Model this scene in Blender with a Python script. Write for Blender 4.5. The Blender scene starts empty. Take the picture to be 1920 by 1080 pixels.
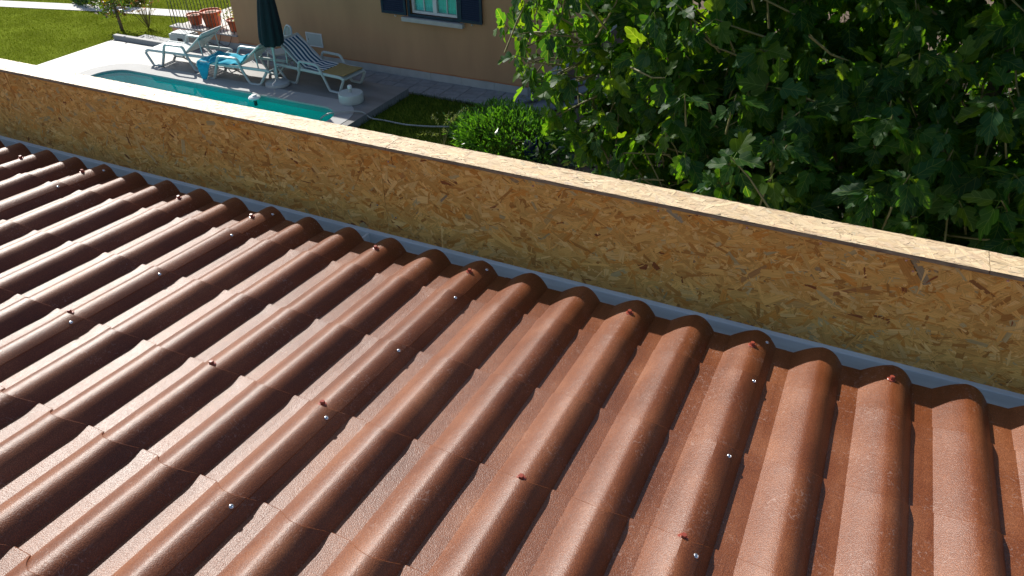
import bpy, bmesh, math, random
import numpy as np
from mathutils import Vector, Matrix, Euler

random.seed(7); rng = np.random.default_rng(11)
PI = math.pi; R = math.radians
scn = bpy.context.scene
col = scn.collection

# ------------------------------------------------------------------ camera, sky, sun, exposure
cd = bpy.data.cameras.new('camera'); cam = bpy.data.objects.new('camera', cd); col.objects.link(cam)
cam.matrix_world = Matrix(((0.9002, -0.2391, 0.3640, 1.0889),
                           (0.4352, 0.5229, -0.7329, -1.7619),
                           (-0.0151, 0.8182, 0.5748, 1.4882), (0, 0, 0, 1)))
cd.sensor_width = 36; cd.lens = 26.19; cd.clip_start = 0.05; cd.clip_end = 2000
scn.camera = cam
SUN = Vector((-0.686, 0.424, 0.592)).normalized()
SUN_EL = math.asin(SUN.z); SUN_AZ = math.atan2(SUN.x, SUN.y)
w = bpy.data.worlds.new('World'); scn.world = w; w.use_nodes = True
nt = w.node_tree; nt.nodes.clear()
sky = nt.nodes.new('ShaderNodeTexSky'); sky.sky_type = 'NISHITA'; sky.sun_disc = False
sky.sun_elevation = SUN_EL; sky.sun_rotation = SUN_AZ
bg = nt.nodes.new('ShaderNodeBackground'); bg.inputs[1].default_value = 0.09
wo = nt.nodes.new('ShaderNodeOutputWorld')
nt.links.new(sky.outputs[0], bg.inputs[0]); nt.links.new(bg.outputs[0], wo.inputs[0])
sl = bpy.data.lights.new('sun', 'SUN'); sl.energy = 4.6; sl.angle = R(0.53); sl.color = (1.0, 0.955, 0.88)
so = bpy.data.objects.new('sun', sl); col.objects.link(so)
so.rotation_euler = SUN.to_track_quat('Z', 'Y').to_euler()
vs = scn.view_settings; vs.view_transform = 'Standard'; vs.look = 'None'; vs.gamma = 1; vs.exposure = 0.5
scn.cycles.max_bounces = 8; scn.cycles.transparent_max_bounces = 12

# ------------------------------------------------------------------ materials
M = {}
def nodes(name):
    m = bpy.data.materials.new(name); m.use_nodes = True
    t = m.node_tree; b = t.nodes['Principled BSDF']
    M[name] = m
    return m, t, b
def N(t, kind, **kw):
    n = t.nodes.new(kind)
    for k, v in kw.items():
        if k in ('scale', 'detail', 'rough', 'dist'):
            n.inputs[{'scale': 'Scale', 'detail': 'Detail', 'rough': 'Roughness', 'dist': 'Distortion'}[k]].default_value = v
        else: setattr(n, k, v)
    return n
def ramp(t, stops):
    n = t.nodes.new('ShaderNodeValToRGB'); e = n.color_ramp.elements
    e[0].position, e[0].color = stops[0][0], (*stops[0][1], 1)
    e[1].position, e[1].color = stops[-1][0], (*stops[-1][1], 1)
    for p, c in stops[1:-1]:
        x = e.new(p); x.color = (*c, 1)
    return n
def mat(name, color, rough=0.6, var=0.15, vscale=6, bump=0.0, bscale=60, spec=0.5, metal=0.0, coord='Object', stretch=(1, 1, 1), detail=5):
    m, t, b = nodes(name)
    tc = N(t, 'ShaderNodeTexCoord'); mp = N(t, 'ShaderNodeMapping'); mp.inputs['Scale'].default_value = stretch
    t.links.new(tc.outputs[coord], mp.inputs[0])
    n = N(t, 'ShaderNodeTexNoise', scale=vscale, detail=detail); t.links.new(mp.outputs[0], n.inputs[0])
    r = ramp(t, [(0.25, tuple(c * (1 - var) for c in color)), (0.75, tuple(min(1, c * (1 + var)) for c in color))])
    t.links.new(n.outputs['Fac'], r.inputs[0]); t.links.new(r.outputs[0], b.inputs['Base Color'])
    b.inputs['Roughness'].default_value = rough; b.inputs['Specular IOR Level'].default_value = spec
    b.inputs['Metallic'].default_value = metal
    if bump:
        n2 = N(t, 'ShaderNodeTexNoise', scale=bscale, detail=4); t.links.new(mp.outputs[0], n2.inputs[0])
        bp = N(t, 'ShaderNodeBump'); bp.inputs['Strength'].default_value = bump; bp.inputs['Distance'].default_value = 0.01
        t.links.new(n2.outputs['Fac'], bp.inputs['Height']); t.links.new(bp.outputs[0], b.inputs['Normal'])
    return m
def attrmat(name, rough=0.6, spec=0.3, trans=None, tfac=0.4, grain=None, bump=0.0):
    """base colour from the mesh colour attribute 'col'; optional translucency for leaves"""
    m, t, b = nodes(name)
    a = N(t, 'ShaderNodeAttribute'); a.attribute_name = 'col'
    src = a.outputs['Color']
    if grain:
        uv = N(t, 'ShaderNodeUVMap'); mp = N(t, 'ShaderNodeMapping'); mp.inputs['Scale'].default_value = (grain[0], grain[1], 1)
        t.links.new(uv.outputs[0], mp.inputs[0])
        n = N(t, 'ShaderNodeTexNoise', scale=1.0, detail=4); t.links.new(mp.outputs[0], n.inputs[0])
        r = ramp(t, [(0.3, (0.72, 0.68, 0.62)), (0.55, (1, 1, 1)), (0.8, (1.12, 1.1, 1.05))]); t.links.new(n.outputs['Fac'], r.inputs[0])
        mx = N(t, 'ShaderNodeMix', data_type='RGBA', blend_type='MULTIPLY'); mx.inputs[0].default_value = 1
        t.links.new(src, mx.inputs[6]); t.links.new(r.outputs[0], mx.inputs[7]); src = mx.outputs[2]
        if bump:
            bp = N(t, 'ShaderNodeBump'); bp.inputs['Strength'].default_value = bump; bp.inputs['Distance'].default_value = 0.0006
            t.links.new(n.outputs['Fac'], bp.inputs['Height']); t.links.new(bp.outputs[0], b.inputs['Normal'])
    t.links.new(src, b.inputs['Base Color'])
    b.inputs['Roughness'].default_value = rough; b.inputs['Specular IOR Level'].default_value = spec
    if trans:
        tr = N(t, 'ShaderNodeBsdfTranslucent')
        mx2 = N(t, 'ShaderNodeMix', data_type='RGBA', blend_type='MULTIPLY'); mx2.inputs[0].default_value = 1
        t.links.new(src, mx2.inputs[6]); mx2.inputs[7].default_value = (*trans, 1)
        t.links.new(mx2.outputs[2], tr.inputs[0])
        ms = N(t, 'ShaderNodeMixShader'); ms.inputs[0].default_value = tfac
        t.links.new(b.outputs[0], ms.inputs[1]); t.links.new(tr.outputs[0], ms.inputs[2])
        t.links.new(ms.outputs[0], t.nodes['Material Output'].inputs[0])
    return m

# painted, finely sanded roof sheet with scuffs and dust
def roof_paint():
    m, t, b = nodes('roof_paint')
    tc = N(t, 'ShaderNodeNewGeometry'); P_ = tc.outputs['Position']
    big = N(t, 'ShaderNodeTexNoise', scale=5, detail=4); t.links.new(P_, big.inputs[0])
    fine = N(t, 'ShaderNodeTexNoise', scale=400, detail=2); t.links.new(P_, fine.inputs[0])
    mpg = N(t, 'ShaderNodeMapping'); mpg.inputs['Scale'].default_value = (9, 0.9, 9); t.links.new(P_, mpg.inputs[0])
    stk = N(t, 'ShaderNodeTexNoise', scale=1.6, detail=5); t.links.new(mpg.outputs[0], stk.inputs[0])
    av = N(t, 'ShaderNodeMath', operation='ADD'); t.links.new(big.outputs['Fac'], av.inputs[0]); t.links.new(stk.outputs['Fac'], av.inputs[1])
    hf = N(t, 'ShaderNodeMath', operation='MULTIPLY'); hf.inputs[1].default_value = 0.5; t.links.new(av.outputs[0], hf.inputs[0])
    c = ramp(t, [(0.34, (0.120, 0.031, 0.008)), (0.50, (0.166, 0.046, 0.0125)), (0.64, (0.228, 0.077, 0.028))]); t.links.new(hf.outputs[0], c.inputs[0])
    sp = ramp(t, [(0.38, (0.66, 0.62, 0.60)), (0.52, (0.97, 0.97, 0.97)), (0.66, (1.5, 1.6, 1.7))]); t.links.new(fine.outputs['Fac'], sp.inputs[0])
    mx = N(t, 'ShaderNodeMix', data_type='RGBA', blend_type='MULTIPLY'); mx.inputs[0].default_value = 0.8
    t.links.new(c.outputs[0], mx.inputs[6]); t.links.new(sp.outputs[0], mx.inputs[7])
    # scuff marks: patches of pale scratchy flecks
    pt = N(t, 'ShaderNodeTexNoise', scale=6.5, detail=2); t.links.new(P_, pt.inputs[0])
    pr = ramp(t, [(0.46, (0, 0, 0)), (0.62, (1, 1, 1))]); t.links.new(pt.outputs['Fac'], pr.inputs[0])
    sc = N(t, 'ShaderNodeTexNoise', scale=85, detail=3, dist=1.6); t.links.new(P_, sc.inputs[0])
    sr = ramp(t, [(0.58, (0, 0, 0)), (0.68, (1, 1, 1))]); t.links.new(sc.outputs['Fac'], sr.inputs[0])
    mm = N(t, 'ShaderNodeMath', operation='MULTIPLY'); t.links.new(pr.outputs[0], mm.inputs[0]); t.links.new(sr.outputs[0], mm.inputs[1])
    m3 = N(t, 'ShaderNodeMath', operation='MULTIPLY'); m3.inputs[1].default_value = 0.32; t.links.new(mm.outputs[0], m3.inputs[0])
    mx2 = N(t, 'ShaderNodeMix', data_type='RGBA'); t.links.new(m3.outputs[0], mx2.inputs[0])
    t.links.new(mx.outputs[2], mx2.inputs[6]); mx2.inputs[7].default_value = (0.42, 0.31, 0.26, 1)
    t.links.new(mx2.outputs[2], b.inputs['Base Color'])
    rr = N(t, 'ShaderNodeMapRange'); rr.inputs[3].default_value = 0.34; rr.inputs[4].default_value = 0.48
    t.links.new(big.outputs['Fac'], rr.inputs[0]); t.links.new(rr.outputs[0], b.inputs['Roughness'])
    b.inputs['Specular IOR Level'].default_value = 0.46
    bp = N(t, 'ShaderNodeBump'); bp.inputs['Strength'].default_value = 0.28; bp.inputs['Distance'].default_value = 0.0012
    t.links.new(fine.outputs['Fac'], bp.inputs['Height'])
    bp.inputs['Strength'].default_value = 0.78
    und = N(t, 'ShaderNodeTexNoise', scale=38, detail=3); t.links.new(P_, und.inputs[0])
    bp2 = N(t, 'ShaderNodeBump'); bp2.inputs['Strength'].default_value = 0.10; bp2.inputs['Distance'].default_value = 0.004
    t.links.new(und.outputs['Fac'], bp2.inputs['Height']); t.links.new(bp.outputs[0], bp2.inputs['Normal'])
    t.links.new(bp2.outputs[0], b.inputs['Normal'])
roof_paint()
mat('screw_paint', (0.30, 0.06, 0.035), 0.3, 0.1)
mat('zinc', (0.62, 0.64, 0.66), 0.25, 0.1, metal=0.9)
mat('gutter_grey', (0.76, 0.82, 0.82), 0.38, 0.16, stretch=(1, 8, 8), vscale=3, bump=0.03)
mat('foam', (0.62, 0.60, 0.54), 0.8, 0.1)
attrmat('osb_strand', 0.52, 0.35, grain=(9, 420), bump=0.35)
mat('osb_core', (0.40, 0.25, 0.11), 0.7, 0.35, vscale=60, bump=0.2, bscale=120)
mat('osb_edge', (0.30, 0.22, 0.14), 0.85, 0.4, vscale=70, bump=0.6, bscale=150, stretch=(0.3, 1, 1.6))
mat('render_white', (0.62, 0.60, 0.56), 0.85, 0.1, bump=0.1)
mat('house_wall', (0.48, 0.28, 0.145), 0.85, 0.12, stretch=(2.2, 2.2, .5), vscale=0.9, bump=0.06, bscale=45)
mat('terrace_salmon', (0.66, 0.34, 0.20), 0.85, 0.08, vscale=2, bump=0.05)
mat('plinth_stone', (0.42, 0.43, 0.42), 0.6, 0.12, vscale=5, bump=0.05)
mat('trim_brown', (0.45, 0.19, 0.08), 0.7, 0.12)
mat('navy', (0.006, 0.018, 0.045), 0.4, 0.1)
mat('white_pvc', (0.74, 0.76, 0.77), 0.35, 0.05)
mat('plastic_white', (0.47, 0.53, 0.52), 0.35, 0.06, vscale=3)
mat('sill_stone', (0.50, 0.50, 0.47), 0.6, 0.1, bump=0.05)
mat('roof_tile', (0.36, 0.13, 0.07), 0.75, 0.25, vscale=4, bump=0.3)
mat('deck', (0.205, 0.202, 0.196), 0.46, 0.28, vscale=1.8, bump=0.05, bscale=25, spec=0.32, stretch=(0.5, 1.6, 1))
mat('coping', (0.37, 0.37, 0.36), 0.75, 0.06, vscale=3, bump=0.03)
mat('pool_liner', (0.01, 0.56, 0.50), 0.5, 0.08, vscale=1.0)
mat('pool_step', (0.10, 0.50, 0.66), 0.5, 0.08, vscale=1.0)
mat('paver', (0.25, 0.26, 0.27), 0.7, 0.2, vscale=9, bump=0.35, bscale=40)
mat('path_stone', (0.60, 0.585, 0.55), 0.8, 0.15, vscale=6, bump=0.15)
mat('soil', (0.13, 0.085, 0.055), 0.95, 0.5, vscale=3, bump=0.8, bscale=14)
mat('lawn', (0.135, 0.17, 0.02), 0.9, 0.35, vscale=1.2, bump=0.6, bscale=70, spec=0.0)
attrmat('grass', 0.8, 0.0, trans=(1.3, 1.4, 0.3), tfac=0.3)
attrmat('small_leaf', 0.35, 0.5, trans=(1.8, 1.9, 0.5), tfac=0.35)
mat('bark', (0.16, 0.13, 0.10), 0.9, 0.3, vscale=12, bump=0.6)
mat('twig', (0.16, 0.15, 0.06), 0.7, 0.25, vscale=20)
mat('navy_cloth', (0.003, 0.014, 0.020), 0.85, 0.15, vscale=8)
mat('turquoise_towel', (0.0, 0.33, 0.47), 0.9, 0.15, vscale=14, bump=0.3, bscale=200)
mat('olive_towel', (0.33, 0.24, 0.085), 0.95, 0.12, vscale=14, bump=0.3, bscale=200)
mat('terracotta', (0.46, 0.10, 0.035), 0.6, 0.15, vscale=8)
mat('iron_green', (0.02, 0.05, 0.035), 0.4, 0.1)
mat('concrete', (0.40, 0.41, 0.41), 0.7, 0.15, vscale=8, bump=0.15)
mat('hose_grey', (0.33, 0.36, 0.36), 0.4, 0.05)
mat('dark_hole', (0.015, 0.02, 0.025), 0.6, 0.05)
mat('cable_brown', (0.12, 0.06, 0.03), 0.5, 0.1)
mat('tarp_blue', (0.006, 0.022, 0.10), 0.4, 0.2, vscale=10, bump=0.3, bscale=20)
mat('plank_grey', (0.17, 0.19, 0.21), 0.8, 0.25, vscale=4, bump=0.2, stretch=(1, 8, 1))
mat('curtain', (0.62, 0.84, 0.78), 0.8, 0.25, vscale=1.0, stretch=(0.2, 0.2, 9))
mat('lens_black', (0.02, 0.02, 0.02), 0.4, 0.1)

def striped():
    m, t, b = nodes('striped_towel')
    uv = N(t, 'ShaderNodeUVMap'); sx = N(t, 'ShaderNodeSeparateXYZ'); t.links.new(uv.outputs[0], sx.inputs[0])
    mu = N(t, 'ShaderNodeMath', operation='MULTIPLY'); mu.inputs[1].default_value = 5.6; t.links.new(sx.outputs[1], mu.inputs[0])
    fr = N(t, 'ShaderNodeMath', operation='FRACT'); t.links.new(mu.outputs[0], fr.inputs[0])
    r = ramp(t, [(0.44, (0.68, 0.72, 0.70)), (0.48, (0.0, 0.075, 0.15))]); t.links.new(fr.outputs[0], r.inputs[0])
    t.links.new(r.outputs[0], b.inputs['Base Color']); b.inputs['Roughness'].default_value = 0.9
striped()
def glass():
    m, t, b = nodes('window_glass')
    g = N(t, 'ShaderNodeBsdfGlossy'); g.inputs['Roughness'].default_value = 0.02
    tr = N(t, 'ShaderNodeBsdfTransparent'); tr.inputs[0].default_value = (0.72, 0.93, 0.90, 1)
    fz = N(t, 'ShaderNodeFresnel'); fz.inputs[0].default_value = 1.5
    ms = N(t, 'ShaderNodeMixShader'); t.links.new(fz.outputs[0], ms.inputs[0]); t.links.new(tr.outputs[0], ms.inputs[1]); t.links.new(g.outputs[0], ms.inputs[2])
    t.links.new(ms.outputs[0], t.nodes['Material Output'].inputs[0])
glass()
def water():
    m, t, b = nodes('pool_water')
    g = N(t, 'ShaderNodeBsdfGlossy'); g.inputs['Roughness'].default_value = 0.03
    tr = N(t, 'ShaderNodeBsdfTransparent'); tr.inputs[0].default_value = (0.55, 0.97, 0.97, 1)
    fz = N(t, 'ShaderNodeFresnel'); fz.inputs[0].default_value = 1.08
    tc = N(t, 'ShaderNodeTexCoord'); n = N(t, 'ShaderNodeTexNoise', scale=3.0, detail=2); t.links.new(tc.outputs['Object'], n.inputs[0])
    bp = N(t, 'ShaderNodeBump'); bp.inputs['Strength'].default_value = 0.06; bp.inputs['Distance'].default_value = 0.02
    t.links.new(n.outputs['Fac'], bp.inputs['Height']); t.links.new(bp.outputs[0], g.inputs['Normal']); t.links.new(bp.outputs[0], fz.inputs['Normal'])
    ms = N(t, 'ShaderNodeMixShader'); t.links.new(fz.outputs[0], ms.inputs[0]); t.links.new(tr.outputs[0], ms.inputs[1]); t.links.new(g.outputs[0], ms.inputs[2])
    t.links.new(ms.outputs[0], t.nodes['Material Output'].inputs[0])
water()
def figleaf():
    m, t, b = nodes('fig_leaf')
    a = N(t, 'ShaderNodeAttribute'); a.attribute_name = 'col'
    uv = N(t, 'ShaderNodeUVMap'); sx = N(t, 'ShaderNodeSeparateXYZ'); t.links.new(uv.outputs[0], sx.inputs[0])
    ab = N(t, 'ShaderNodeMath', operation='ABSOLUTE'); t.links.new(sx.outputs[0], ab.inputs[0])
    def line(k, off, wd):   # |x| - k*(y-off) close to 0
        q = N(t, 'ShaderNodeMath', operation='MULTIPLY_ADD'); q.inputs[1].default_value = -k; q.inputs[2].default_value = k * off
        t.links.new(sx.outputs[1], q.inputs[0])
        s = N(t, 'ShaderNodeMath', operation='ADD'); t.links.new(ab.outputs[0], s.inputs[0]); t.links.new(q.outputs[0], s.inputs[1])
        d = N(t, 'ShaderNodeMath', operation='ABSOLUTE'); t.links.new(s.outputs[0], d.inputs[0])
        l = N(t, 'ShaderNodeMath', operation='LESS_THAN'); l.inputs[1].default_value = wd; t.links.new(d.outputs[0], l.inputs[0])
        return l.outputs[0]
    cur = line(0.0, 0, 0.016)
    for k, off in ((0.95, 0.0), (0.9, 0.33), (0.9, 0.55)):
        l = line(k, off, 0.011); mxx = N(t, 'ShaderNodeMath', operation='MAXIMUM'); t.links.new(cur, mxx.inputs[0]); t.links.new(l, mxx.inputs[1]); cur = mxx.outputs[0]
    f = N(t, 'ShaderNodeMath', operation='MULTIPLY'); f.inputs[1].default_value = 0.6; t.links.new(cur, f.inputs[0])
    mx = N(t, 'ShaderNodeMix', data_type='RGBA'); t.links.new(f.outputs[0], mx.inputs[0]); t.links.new(a.outputs['Color'], mx.inputs[6]); mx.inputs[7].default_value = (0.10, 0.17, 0.055, 1)
    t.links.new(mx.outputs[2], b.inputs['Base Color']); b.inputs['Roughness'].default_value = 0.5; b.inputs['Specular IOR Level'].default_value = 0.2
    tr = N(t, 'ShaderNodeBsdfTranslucent'); m2 = N(t, 'ShaderNodeMix', data_type='RGBA', blend_type='MULTIPLY'); m2.inputs[0].default_value = 1
    t.links.new(mx.outputs[2], m2.inputs[6]); m2.inputs[7].default_value = (7.0, 5.2, 0.7, 1); t.links.new(m2.outputs[2], tr.inputs[0])
    ms = N(t, 'ShaderNodeMixShader'); ms.inputs[0].default_value = 0.48
    t.links.new(b.outputs[0], ms.inputs[1]); t.links.new(tr.outputs[0], ms.inputs[2]); t.links.new(ms.outputs[0], t.nodes['Material Output'].inputs[0])
figleaf()

# ------------------------------------------------------------------ helpers
def tag(o, label=None, cat=None, group=None, kind=None):
    if label: o['label'] = label
    if cat: o['category'] = cat
    if group: o['group'] = group
    if kind: o['kind'] = kind
    return o
def empty(name, loc=(0, 0, 0), rot=(0, 0, 0), label=None, cat=None, group=None):
    o = bpy.data.objects.new(name, None); o.empty_display_size = 0.1
    col.objects.link(o); o.location = loc; o.rotation_euler = rot
    return tag(o, label, cat, group)
def link(name, me, parent=None, loc=None, rot=None):
    o = bpy.data.objects.new(name, me); col.objects.link(o)
    if parent: o.parent = parent
    if loc: o.location = loc
    if rot: o.rotation_euler = rot
    return o
class MB:
    def __init__(s): s.v = []; s.f = []; s.uv = None; s.c = None
    def add(s, vs, fs):
        o = len(s.v); s.v += [tuple(p) for p in vs]; s.f += [tuple(i + o for i in f) for f in fs]; return s
    def box(s, c, d, rot=None, bev=0.0):
        x, y, z = d[0] / 2, d[1] / 2, d[2] / 2
        if bev > 0:
            b = min(bev, x * .9, y * .9, z * .9)
            bm = bmesh.new(); bmesh.ops.create_cube(bm, size=1, matrix=Matrix.Diagonal((d[0], d[1], d[2], 1)))
            bmesh.ops.bevel(bm, geom=bm.edges[:], offset=b, segments=2, affect='EDGES')
            vs = [v.co.copy() for v in bm.verts]; bm.verts.index_update(); fs = [[v.index for v in f.verts] for f in bm.faces]; bm.free()
        else:
            vs = [Vector(p) for p in ((-x, -y, -z), (x, -y, -z), (x, y, -z), (-x, y, -z), (-x, -y, z), (x, -y, z), (x, y, z), (-x, y, z))]
            fs = [(0, 3, 2, 1), (4, 5, 6, 7), (0, 1, 5, 4), (1, 2, 6, 5), (2, 3, 7, 6), (3, 0, 4, 7)]
        if rot is not None:
            q = Euler(rot).to_matrix(); vs = [q @ v for v in vs]
        return s.add([v + Vector(c) for v in vs], fs)
    def tube(s, pts, r, n=8, cap=True, flat=1.0):
        pts = [Vector(p) for p in pts]; k = len(pts); rs = r if isinstance(r, (list, tuple)) else [r] * k
        vs = []; up = None
        for i, p in enumerate(pts):
            t = (pts[min(i + 1, k - 1)] - pts[max(i - 1, 0)]).normalized()
            if up is None: up = Vector((0, 0, 1)) if abs(t.z) < 0.9 else Vector((0, 1, 0))
            a = t.cross(up).normalized(); b = a.cross(t).normalized(); up = b
            for j in range(n):
                g = 2 * PI * j / n; vs.append(p + a * (math.cos(g) * rs[i] * flat) + b * (math.sin(g) * rs[i]))
        fs = [(i * n + j, i * n + (j + 1) % n, (i + 1) * n + (j + 1) % n, (i + 1) * n + j) for i in range(k - 1) for j in range(n)]
        if cap: fs += [tuple(range(n))[::-1], tuple((k - 1) * n + j for j in range(n))]
        return s.add(vs, fs)
    def lathe(s, prof, n=24, c=(0, 0, 0), mod=None):
        vs = []
        for (r, z) in prof:
            for j in range(n):
                g = 2 * PI * j / n; q = r * (mod(g, z) if mod else 1); vs.append((c[0] + q * math.cos(g), c[1] + q * math.sin(g), c[2] + z))
        k = len(prof)
        fs = [(i * n + j, i * n + (j + 1) % n, (i + 1) * n + (j + 1) % n, (i + 1) * n + j) for i in range(k - 1) for j in range(n)]
        fs += [tuple(range(n))[::-1], tuple((k - 1) * n + j for j in range(n))]
        return s.add(vs, fs)
    def prism(s, pts, z0, z1):
        n = len(pts); vs = [(x, y, z0) for x, y in pts] + [(x, y, z1) for x, y in pts]
        fs = [tuple(range(n))[::-1], tuple(range(n, 2 * n))] + [(i, (i + 1) % n, n + (i + 1) % n, n + i) for i in range(n)]
        return s.add(vs, fs)
    def mesh(s, name, m, smooth=None):
        me = bpy.data.meshes.new(name); me.from_pydata([tuple(p) for p in s.v], [], s.f); me.materials.append(M[m] if isinstance(m, str) else m)
        if s.uv is not None:
            l = me.uv_layers.new(name='UVMap'); flat = [c for f in s.f for i in f for c in s.uv[i]]; l.data.foreach_set('uv', flat)
        if s.c is not None:
            a = me.color_attributes.new('col', 'FLOAT_COLOR', 'POINT'); a.data.foreach_set('color', [x for q in s.c for x in (*q, 1.0)])
        if smooth is not None:
            me.shade_smooth()
            if smooth < 180: me.set_sharp_from_angle(angle=R(smooth))
        me.update(); return me
    def build(s, name, m, parent=None, smooth=None, loc=None, rot=None):
        return link(name, s.mesh(name, m, smooth), parent, loc, rot)
def rounded(x0, x1, y0, y1, r, n=8):
    pts = []
    for cx, cy, a in ((x1 - r, y1 - r, 0), (x0 + r, y1 - r, 90), (x0 + r, y0 + r, 180), (x1 - r, y0 + r, 270)):
        for i in range(n + 1):
            g = R(a + 90 * i / n); pts.append((cx + r * math.cos(g), cy + r * math.sin(g)))
    return pts
def sheet(name, outer, holes, z, m, kind='structure'):
    bm = bmesh.new(); es = []
    for lp in [outer] + holes:
        vs = [bm.verts.new((x, y, z)) for x, y in lp]
        es += [bm.edges.new((vs[i], vs[(i + 1) % len(vs)])) for i in range(len(vs))]
    bmesh.ops.triangle_fill(bm, use_beauty=True, use_dissolve=False, edges=es)
    for f in bm.faces:
        f.normal_update()
        if f.normal.z < 0: f.normal_flip()
    me = bpy.data.meshes.new(name); bm.to_mesh(me); bm.free(); me.materials.append(M[m])
    o = link(name, me); o['kind'] = kind
    return o

ZG = -4.10      # lawn
ZD = -3.95      # pool deck
YH = 11.65      # facade of the house

# ------------------------------------------------------------------ setting: ground, lawn, deck, pool, path, walkway
POOL = rounded(-14.27, -7.90, 5.4, 9.21, 0.52)
COPO = rounded(-14.67, -7.57, 5.0, 9.63, 0.86)
LAWN = [(-300, 0.7), (-4.6, 0.7), (-4.4, 7.4), (-3.9, 8.6), (-3.3, 9.6), (-3.1, 10.80), (-16.2, 10.80), (-16.2, 11.66), (-15.0, 11.66), (-15.0, 300), (-300, 300)]
PH = rounded(-14.5, -7.7, 5.2, 9.45, 0.7)
sheet('ground', [(-400, -400), (400, -400), (400, 400), (-400, 400)], [PH], ZG - .03, 'soil')
sheet('lawn', LAWN, [PH], ZG, 'lawn')
# deck: slab with the pool cut out
dk = sheet('pool_deck', [(-16.05, 4.2), (-7.42, 4.2), (-7.42, 10.73), (-16.05, 10.73)], [COPO[::-1]], ZD, 'deck')
b = MB()
for (x0, y0, x1, y1) in ((-16.05, 4.2, -7.42, 4.2), (-7.42, 4.2, -7.42, 10.73), (-7.42, 10.73, -16.05, 10.73), (-16.05, 10.73, -16.05, 4.2)):
    b.add([(x0, y0, ZG - .02), (x1, y1, ZG - .02), (x1, y1, ZD), (x0, y0, ZD)], [(0, 1, 2, 3)])
b.build('deck_edge', 'plank_grey', dk)
cp = MB(); n = len(POOL)
for lp, z in ((COPO, ZD - .02), (COPO, ZD + .008), (POOL, ZD + .008), (POOL, ZD - .12)): cp.v += [(x, y, z) for x, y in lp]
cp.f = [(k * n + i, k * n + (i + 1) % n, (k + 1) * n + (i + 1) % n, (k + 1) * n + i) for k in range(3) for i in range(n)]
tag(cp.build('pool_coping', 'coping', smooth=30), kind='structure')
pb = MB()
INN = rounded(-13.1, -8.6, 5.9, 7.7, 0.4)
for lp, z in ((POOL, ZD - .121), (POOL, ZD - .50), (INN, ZD - .52), (INN, ZD - 1.45)): pb.v += [(x, y, z) for x, y in lp]
pb.f = [(k * n + i, k * n + (i + 1) % n, (k + 1) * n + (i + 1) % n, (k + 1) * n + i) for k in range(3) for i in range(n)] + [tuple(range(3 * n, 4 * n))]
pool = tag(pb.build('pool_basin', 'pool_liner'), kind='structure')
sheet('pool_water', rounded(-14.268, -7.902, 5.402, 9.208, 0.52), [], ZD - .025, 'pool_water')
st = rounded(-13.9, -10.3, 6.2, 8.42, .3)
MB().prism(st, ZD - .505, ZD - .22).build('pool_step', 'pool_step', pool)
# raised kerb on the far left of the deck and the path through the lawn
tag(MB().box((-15.0, 10.80, ZD + .03), (2.1, .13, .16), bev=.01).build('deck_kerb', 'coping'), kind='structure')
pl = [(-40, 6.5), (-30, 9.7), (-23.2, 11.85), (-19.6, 12.72), (-16.4, 13.35), (-14.9, 13.6)]
pm = MB()
for i, (x, y) in enumerate(pl): pm.v += [(x, y - .02, ZG + .012), (x - .22, y + .56, ZG + .012)]
pm.f = [(2 * i, 2 * i + 2, 2 * i + 3, 2 * i + 1) for i in range(len(pl) - 1)]
tag(pm.build('garden_path', 'path_stone'), kind='structure')
pm = MB().add([(-40, 9.0, ZG + .012), (-24.2, 12.35, ZG + .012), (-21.9, 13.6, ZG + .012), (-20.2, 15.6, ZG + .012), (-20.9, 16, ZG + .012), (-22.6, 14.0, ZG + .012), (-25, 12.95, ZG + .012), (-40, 9.7, ZG + .012)], [(0, 1, 6, 7), (1, 2, 5, 6), (2, 3, 4, 5)])
tag(pm.build('upper_path', 'path_stone'), kind='structure')
# walkway along the house: bed plus single slabs
wk = tag(MB().box(((-16.0 - 4.2) / 2, (10.80 + YH) / 2, ZG - .012), (11.8, YH - 10.80, .03)).build('walkway', 'soil'), kind='structure')
slab = MB().box((0, 0, 0), (.392, .392, .05), bev=.006).mesh('slab', 'paver')
k = 0
for ix in range(29):
    for iy in range(2):
        link('paving_slab', slab, wk, (-15.8 + ix * .40, 11.02 + iy * .40 + .008, ZG + .012 + random.uniform(-.003, .003)), (random.uniform(-.006, .006), random.uniform(-.006, .006), random.choice((0, PI / 2, PI))))

# grass blades
def blades(name, n, region, cols, h0, h1, parent=None):
    x0, x1, y0, y1, ok = region
    xs = rng.uniform(x0, x1, n); ys = rng.uniform(y0, y1, n)
    keep = np.array([ok(a, c) for a, c in zip(xs, ys)]); xs = xs[keep]; ys = ys[keep]; n = len(xs)
    h = rng.uniform(h0, h1, n); g = rng.uniform(0, 2 * PI, n); ln = rng.uniform(.1, .8, n) * h; g2 = rng.uniform(0, 2 * PI, n)
    wd = rng.uniform(.003, .007, n)
    v = np.zeros((n, 3, 3)); z = ZG + .002
    v[:, 0] = np.stack([xs - wd * np.cos(g), ys - wd * np.sin(g), np.full(n, z)], 1)
    v[:, 1] = np.stack([xs + wd * np.cos(g), ys + wd * np.sin(g), np.full(n, z)], 1)
    v[:, 2] = np.stack([xs + ln * np.cos(g2), ys + ln * np.sin(g2), z + h], 1)
    me = bpy.data.meshes.new(name); me.from_pydata(v.reshape(-1, 3).tolist(), [], np.arange(3 * n).reshape(n, 3).tolist())
    c0 = np.array(cols); c = c0[rng.integers(0, len(c0), n)] * rng.uniform(.7, 1.25, (n, 1))
    a = me.color_attributes.new('col', 'FLOAT_COLOR', 'POINT'); a.data.foreach_set('color', np.repeat(np.concatenate([c, np.ones((n, 1))], 1), 3, 0).ravel())
    me.materials.append(M['grass']); o = link(name, me, parent); o['kind'] = 'stuff'; return o
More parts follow.
